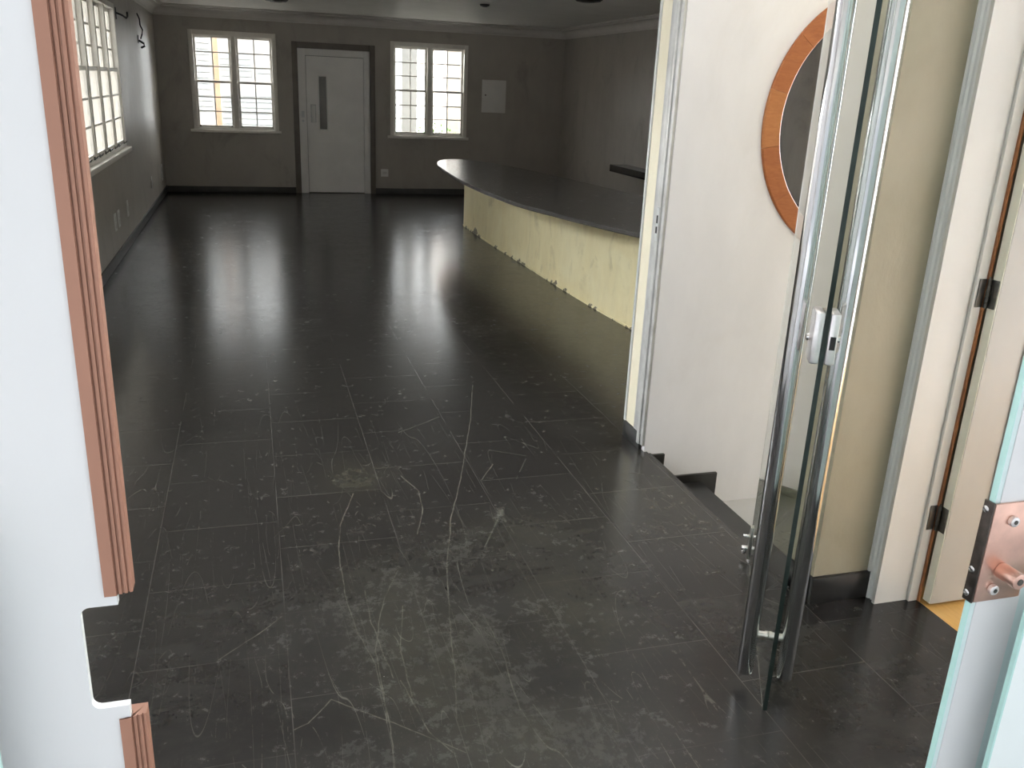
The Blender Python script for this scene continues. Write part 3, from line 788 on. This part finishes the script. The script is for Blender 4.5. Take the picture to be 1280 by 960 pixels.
# wall-mounted black slab
bm = bmesh.new(); add_box(bm, 4.62, XR - .0005, 6.6, 11.2, .655, .745, .006)
o = obj('wall_shelf', bm, M['shelf_black'], smooth=True, label='thick black stone shelf on the right-hand hall wall behind the bar counter', category='shelf')

# ------------------------------------------------------------------ glass swing door with tubular handles
A = Vector((1.324, 1.760, 0)); Bp = Vector((1.744, 2.553, 0))
u = (Bp - A).normalized(); ang = math.atan2(u.y, u.x); LEN = (Bp - A).length
Tg = .012
d3 = empty('door_3', (A.x, A.y, 0), ang, kind='structure')
# local frame: +x along leaf toward the pivot, +y to the LEFT side of the glass (seen from camera)
bm = bmesh.new(); add_box(bm, .0012, LEN, -Tg / 2, Tg / 2, .006, 2.35)
obj('glass_leaf', bm, M['door_glass'], d3)
bm = bmesh.new(); add_box(bm, -.0005, .001, -Tg / 2, Tg / 2, .006, 2.35)
obj('glass_edge', bm, M['edge_dark'], d3)
HO, HS, HR = .056, .115, .0235
for sgn in (1, -1):
    bm = bmesh.new(); add_cyl(bm, (HS, sgn * HO, .047), (HS - .03, sgn * HO, 2.12), HR, n=40, bevel=.003)
    h = obj('pull_handle', bm, M['steel'], d3, smooth=True)
    for zz in (.178, 2.0):
        xx = HS - .03 * (zz - .047) / 2.07
        bm = bmesh.new(); add_cyl(bm, (xx, sgn * (Tg / 2 + .0003), zz), (xx, sgn * (Tg / 2 + .010), zz), .0125, n=24, bevel=.001)
        add_cyl(bm, (xx, sgn * (Tg / 2 + .010), zz), (xx, sgn * (HO - HR + .003), zz), .0105, n=24)
        obj('standoff', bm, M['steel_dull'], h, smooth=True)
LK = []
for sgn in (1, -1):
    bm = bmesh.new()
    add_box(bm, -.006, .070, sgn * (Tg / 2 + .0004), sgn * (Tg / 2 + .024), 1.035, 1.165, .005)
    lk = obj('lock_case', bm, M['lock_pink'], d3, smooth=True); LK.append(lk)
    bm = bmesh.new(); add_cyl(bm, (.03, sgn * (Tg / 2 + .0245), 1.095), (.03, sgn * (Tg / 2 + .034), 1.095), .009, n=20, bevel=.0015)
    obj('key_cylinder', bm, M['chrome'], lk, smooth=True)
bm = bmesh.new(); add_box(bm, -.0078, -.0062, -(Tg / 2 + .019), -(Tg / 2 + .006), 1.075, 1.108)
obj('bolt_slot', bm, M['black_hole'], LK[1])
# pivot fitting at the hinge end
bm = bmesh.new()
for sgn in (1, -1): add_box(bm, LEN - .024, LEN + .004, sgn * (Tg / 2 + .0004), sgn * (Tg / 2 + .006), .006, .135, .001)
pv = obj('pivot_plate', bm, M['steel_dull'], d3, smooth=True)
bm = bmesh.new()
for zz in (.045, .095): add_cyl(bm, (LEN - .012, Tg / 2 + .0062, zz), (LEN - .012, Tg / 2 + .030, zz), .009 if zz < .06 else .006, n=20, bevel=.002)
add_cyl(bm, (LEN - .012, Tg / 2 + .018, .022), (LEN - .012, Tg / 2 + .018, .050), .010, n=18, bevel=.002)
obj('pivot_screw', bm, M['chrome'], pv, smooth=True)
bm = bmesh.new(); add_cyl(bm, (LEN - .02, 0, 0.0), (LEN - .02, 0, .0058), .012, n=20)
obj('floor_pivot', bm, M['chrome'], d3)

# ------------------------------------------------------------------ entrance leaves close to the camera
k = YD
# fixed left leaf: white frosted glass with lock cut-out and bronze edge profile
d4 = empty('door_4', (-.6, YD, 0), kind='structure')
ex = -.179 * k                                # glass edge
nx = -.2215 * k                               # inner edge of the cut-out
zt, zb = 1.6457 - .607 * k, 1.6457 - .752 * k  # cut-out top / bottom
t0, t1 = YD, YD + .010
def notch_outline():
    P = [(ex, 2.6), (XL + .03, 2.6), (XL + .03, .01), (ex, .01), (ex, zb)]
    r = .010
    for (cx, cz, a0) in ((nx + r, zb + r, -90), (nx + r, zt - r, 180)):
        seg = [(cx + r * math.cos(math.radians(a0 - 90 * i / 6)), cz + r * math.sin(math.radians(a0 - 90 * i / 6))) for i in range(7)]
        P += seg
    P += [(ex, zt)]
    return P
bm = bmesh.new(); add_prism(bm, notch_outline(), 'y', t0, t1)
lf = obj('frosted_leaf', bm, [M['film'], M['edge_white']], d4)
for p in lf.data.polygons:
    if abs(p.normal.y) < .5: p.material_index = 1
def profile(z0, z1):
    # channel clipped over the glass edge, flat front then stepped grooves going back
    bm = bmesh.new()
    pts = [(-.1925 * k, t0 - .003), (-.1790 * k, t0 - .003), (-.1785 * k, t0 + .0025), (-.1770 * k, t0 + .0025), (-.1765 * k, t0 + .000),
           (-.1730 * k, t0 + .000), (-.1725 * k, t0 + .0025), (-.1710 * k, t0 + .0025), (-.1705 * k, t0 + .001), (-.1670 * k, t0 + .001), (-.1665 * k, t0 + .004), (-.1652 * k, t0 + .004),
           (-.1648 * k, t0 + .002), (-.1615 * k, t0 + .003), (-.1615 * k, t0 + .022), (-.1925 * k, t0 + .022), (-.1925 * k, t1 + .001), (-.1783 * k, t1 + .001), (-.1783 * k, t0 - .001), (-.1925 * k, t0 - .001)]
    add_prism(bm, pts, 'z', z0, z1)
    o = obj('edge_profile', bm, [M['bronze'], M['bronze_shade']], d4)
    for p in o.data.polygons:
        if abs(p.normal.x) > .5 and -.1788 * k < p.center.x < -.17 * k and p.center.y < t0 + .004: p.material_index = 1  # groove walls get a darker bronze: shade painted into the recesses
    return o
profile(zt + .014 * k, 2.6); profile(.012, zb - .018 * k)
# margin of clear glass and neighbouring bright pane
d5 = empty('window_5', (-.7, YD - .05, 0), kind='structure')
e5 = -.282
bm = bmesh.new(); add_box(bm, XL + .03, e5 - .0035, YD - .052, YD - .044, .01, 1.6457 - .470 * k, .0)
obj('glass_pane', bm, M['pane_bright'], d5)
box_obj('pane_edge', (e5 - .0034, e5, YD - .052, YD - .044, .01, 1.6457 - .470 * k), M['glass_edge'], d5)

# right leaf with lock
d6 = empty('door_5', (1.5, YD, 0), kind='structure')
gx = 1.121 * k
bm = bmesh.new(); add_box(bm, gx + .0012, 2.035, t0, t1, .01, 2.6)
lf = obj('frosted_leaf', bm, M['pane_aqua_shade'], d6)  # aqua body colour paints the soft shade band beside the film
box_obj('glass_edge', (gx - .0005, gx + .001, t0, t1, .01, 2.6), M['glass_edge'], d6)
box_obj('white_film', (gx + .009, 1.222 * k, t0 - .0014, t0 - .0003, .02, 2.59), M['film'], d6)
lz1, lz0 = 1.6457 - .597 * k, 1.6457 - .778 * k
LKX0 = 1.119 * k
bm = bmesh.new(); add_box(bm, LKX0 - .0, LKX0 + .085, t0 - .006, t0 - .0018, lz0, lz1, .0015)
lp = obj('lock_plate', bm, M['copper'], d6, smooth=True)
bm = bmesh.new(); add_box(bm, LKX0 - .0035, LKX0 - .0004, t0 - .005, t1 + .003, lz0 - .001, lz1 + .001, .0005)
ls = obj('lock_side', bm, M['dark_metal'], d6, smooth=True)
bm = bmesh.new()
for zz in (lz1 - .012, lz0 + .012, (lz0 + lz1) / 2 - .03):
    add_cyl(bm, (LKX0 - .0036, t0 + .006, zz), (LKX0 - .006, t0 + .006, zz), .0055, n=18, bevel=.0008)
obj('side_screw', bm, M['chrome'], ls, smooth=True)
bm = bmesh.new(); add_box(bm, LKX0 - .0, LKX0 + .085, t1 + .0005, t1 + .003, lz0, lz1, .0015)
obj('lock_back_plate', bm, M['dark_metal'], d6)
for (xx, zz, rr, ll, mm) in ((LKX0 + .037, lz0 + .052, .0125, .036, 'copper'), (LKX0 + .034, lz1 - .028, .008, .008, 'lock_pink'), (LKX0 + .027, lz0 + .022, .008, .008, 'lock_pink')):
    bm = bmesh.new(); add_cyl(bm, (xx, t0 - .0062, zz), (xx, t0 - .0062 - ll, zz), rr, n=26, bevel=.0015)
    c_ = obj('key_cylinder' if ll > .02 else 'plate_screw', bm, M[mm], lp, smooth=True)
    bm = bmesh.new(); add_cyl(bm, (xx, t0 - .0063 - ll, zz), (xx, t0 - .0070 - ll, zz), rr * .42, n=16)
    obj('key_slot' if ll > .02 else 'screw_socket', bm, M['hinge'], c_)
d7 = empty('window_6', (1.7, YD - .05, 0), kind='structure')
e7 = 1.249 * (YD - .05)
bm = bmesh.new(); add_box(bm, e7 + .0035, 2.035, YD - .052, YD - .044, .01, 1.6457 - .80 * (YD - .05), 0)
obj('glass_pane', bm, M['pane_bright'], d7)
box_obj('pane_edge', (e7, e7 + .0034, YD - .052, YD - .044, .01, 1.6457 - .80 * (YD - .05)), M['glass_edge'], d7)

# ------------------------------------------------------------------ outside
box_obj('ground', (-14, 16, -12, .549, -.30, -.02), M['asphalt'], **S)
box_obj('ground_behind', (-14, 16, .5495, 30, -.62, -.31), M['ground'], **S)
nb = empty('neighbour_building', (-3.6, 9, -.31), label='pale neighbouring building with upright wall ribs outside the long side window', category='building')
box_obj('facade', (-6.7, -4.9, 6.0, 24, -.31, 2.6), M['out_white'], nb)
for i in range(28):
    box_obj('wall_rib', (-4.899, -4.82, 6.2 + i * .62, 6.2 + i * .62 + .12, -.31, 2.9), M['out_pink'], nb)
nb2 = empty('neighbour_building', (-.3, 18, -.31), label='neighbouring building with grey-blue horizontal shutters outside the left back window', category='building')
box_obj('facade', (-3.3, 1.1, 18.0, 20, -.31, 2.44), M['out_white'], nb2)
for a, b_, z0, z1 in ((-1.35, -.62, 1.0, 2.4), (-.45, .10, 1.55, 2.05), (-.45, .9, .70, 1.45), (.2, .9, 1.62, 2.0)):
    bm = bmesh.new(); z = z0
    while z < z1 - .08:
        add_box(bm, a, b_, 17.95, 17.999, z, z + .085); z += .10
    obj('shutter', bm, M['out_blind'], nb2)
box_obj('orange_post', (-.50, -.405, 15.6, 15.7, -.31, 3.2), M['out_orange'], label='slim orange post standing outside the left back window', category='post')
box_obj('concrete_column', (2.60, 2.87, 16.0, 16.27, -.31, 4), M['out_grey'], label='grey concrete column outside the right back window', category='column')
nb3 = empty('neighbour_building', (5, 18.5, -.31), label='pinkish neighbouring building outside the right back window', category='building')
box_obj('facade', (3.83, 9, 18.0, 21, -.31, 2.44), M['out_pink'], nb3)
bm = bmesh.new()
for i in range(10): add_box(bm, 3.829, 9, 17.988, 17.9995, -.2 + i * .25, -.19 + i * .25)
obj('facade_joint', bm, M['out_white'], nb3)
sh = empty('shrub', (3.3, 17.2, -.31), label='low green leafy shrub outside the right back window', category='shrub')
bm = bmesh.new()
for i in range(900):
    a = random.uniform(0, 2 * PI); r = random.random() ** .5
    c = Vector((3.35 + .75 * r * math.cos(a), 17.2 + .5 * r * math.sin(a), -.25 + random.uniform(0, 1.2) * (1 - .25 * r * r)))
    d = Vector((random.uniform(-1, 1), random.uniform(-1, 1), random.uniform(-.3, 1))).normalized(); s_ = d.cross(Vector((0, 0, 1))).normalized() * .02
    vs = [bm.verts.new(c), bm.verts.new(c + d * .05 + s_), bm.verts.new(c + d * .10), bm.verts.new(c + d * .05 - s_)]
    bm.faces.new(vs)
obj('foliage', bm, M['leaf'], sh)
bm = bmesh.new()
for i in range(7):
    a = i * .9; add_tube(bm, [(3.35, 17.2, -.31), (3.35 + .2 * math.cos(a), 17.2 + .2 * math.sin(a), .2), (3.35 + .4 * math.cos(a), 17.2 + .35 * math.sin(a), .7)], .012, 6)
obj('stem', bm, M['brown_gap'], sh)

# ------------------------------------------------------------------ light: bright sky, sides boosted to feed the hall windows
w = bpy.data.worlds.new('sky'); SC.world = w; w.use_nodes = True
nt = w.node_tree; bg = nt.nodes['Background']
tc = nt.nodes.new('ShaderNodeTexCoord'); sp = nt.nodes.new('ShaderNodeSeparateXYZ'); nt.links.new(tc.outputs['Generated'], sp.inputs[0])
f = ramp(nt, math_n(nt, 'ADD', math_n(nt, 'MULTIPLY', sp.outputs[1], .5), .5), [(0, (.86, .93, 1.0)), (.45, (.92, .965, 1.0)), (.6, (.95, .975, 1.0)), (1, (.96, .98, 1.0))])
nt.links.new(f, bg.inputs[0])
P_ = lambda o, sg=1: math_n(nt, 'MAXIMUM', math_n(nt, 'MULTIPLY', sp.outputs[o], sg), 0)
back_ = nt.nodes.new('ShaderNodeClamp'); nt.links.new(math_n(nt, 'ADD', sp.outputs[1], .04), back_.inputs[0])
st = math_n(nt, 'ADD', 1.15, math_n(nt, 'MULTIPLY', P_(1), 4.2))
side = math_n(nt, 'ADD', math_n(nt, 'MULTIPLY', math_n(nt, 'MULTIPLY', P_(0, -1), P_(0, -1)), 105.0), math_n(nt, 'MULTIPLY', math_n(nt, 'MULTIPLY', P_(0, 1), P_(0, 1)), 105.0))
st = math_n(nt, 'ADD', st, math_n(nt, 'MULTIPLY', side, back_.outputs[0]))
st = math_n(nt, 'ADD', st, math_n(nt, 'MULTIPLY', math_n(nt, 'MULTIPLY', P_(2), P_(2)), 1.8))
nt.links.new(st, bg.inputs[1])

# ------------------------------------------------------------------ camera
cam = bpy.data.cameras.new('camera'); co = bpy.data.objects.new('camera', cam); COL.objects.link(co)
SC.camera = co
fpx, pitch, yaw, roll = 1093.86, math.radians(18.626), math.radians(16.846), math.radians(2.5533)
cam.sensor_fit = 'HORIZONTAL'; cam.sensor_width = 36; cam.lens = fpx / 1280 * 36
cam.clip_start = .02; cam.clip_end = 200
fw = Vector((math.sin(yaw) * math.cos(pitch), math.cos(yaw) * math.cos(pitch), -math.sin(pitch)))
rt = Vector((math.cos(yaw), -math.sin(yaw), 0)); up = rt.cross(fw)
rt2 = rt * math.cos(roll) + up * math.sin(roll); up2 = -rt * math.sin(roll) + up * math.cos(roll)
R = Matrix((rt2, up2, -fw)).transposed()
co.matrix_world = Matrix.Translation((0, 0, 1.6457)) @ R.to_4x4()

SC.view_settings.view_transform = 'Standard'; SC.view_settings.look = 'None'
SC.view_settings.gamma = 1; SC.view_settings.exposure = 0.0; SC.view_settings.use_curve_mapping = False
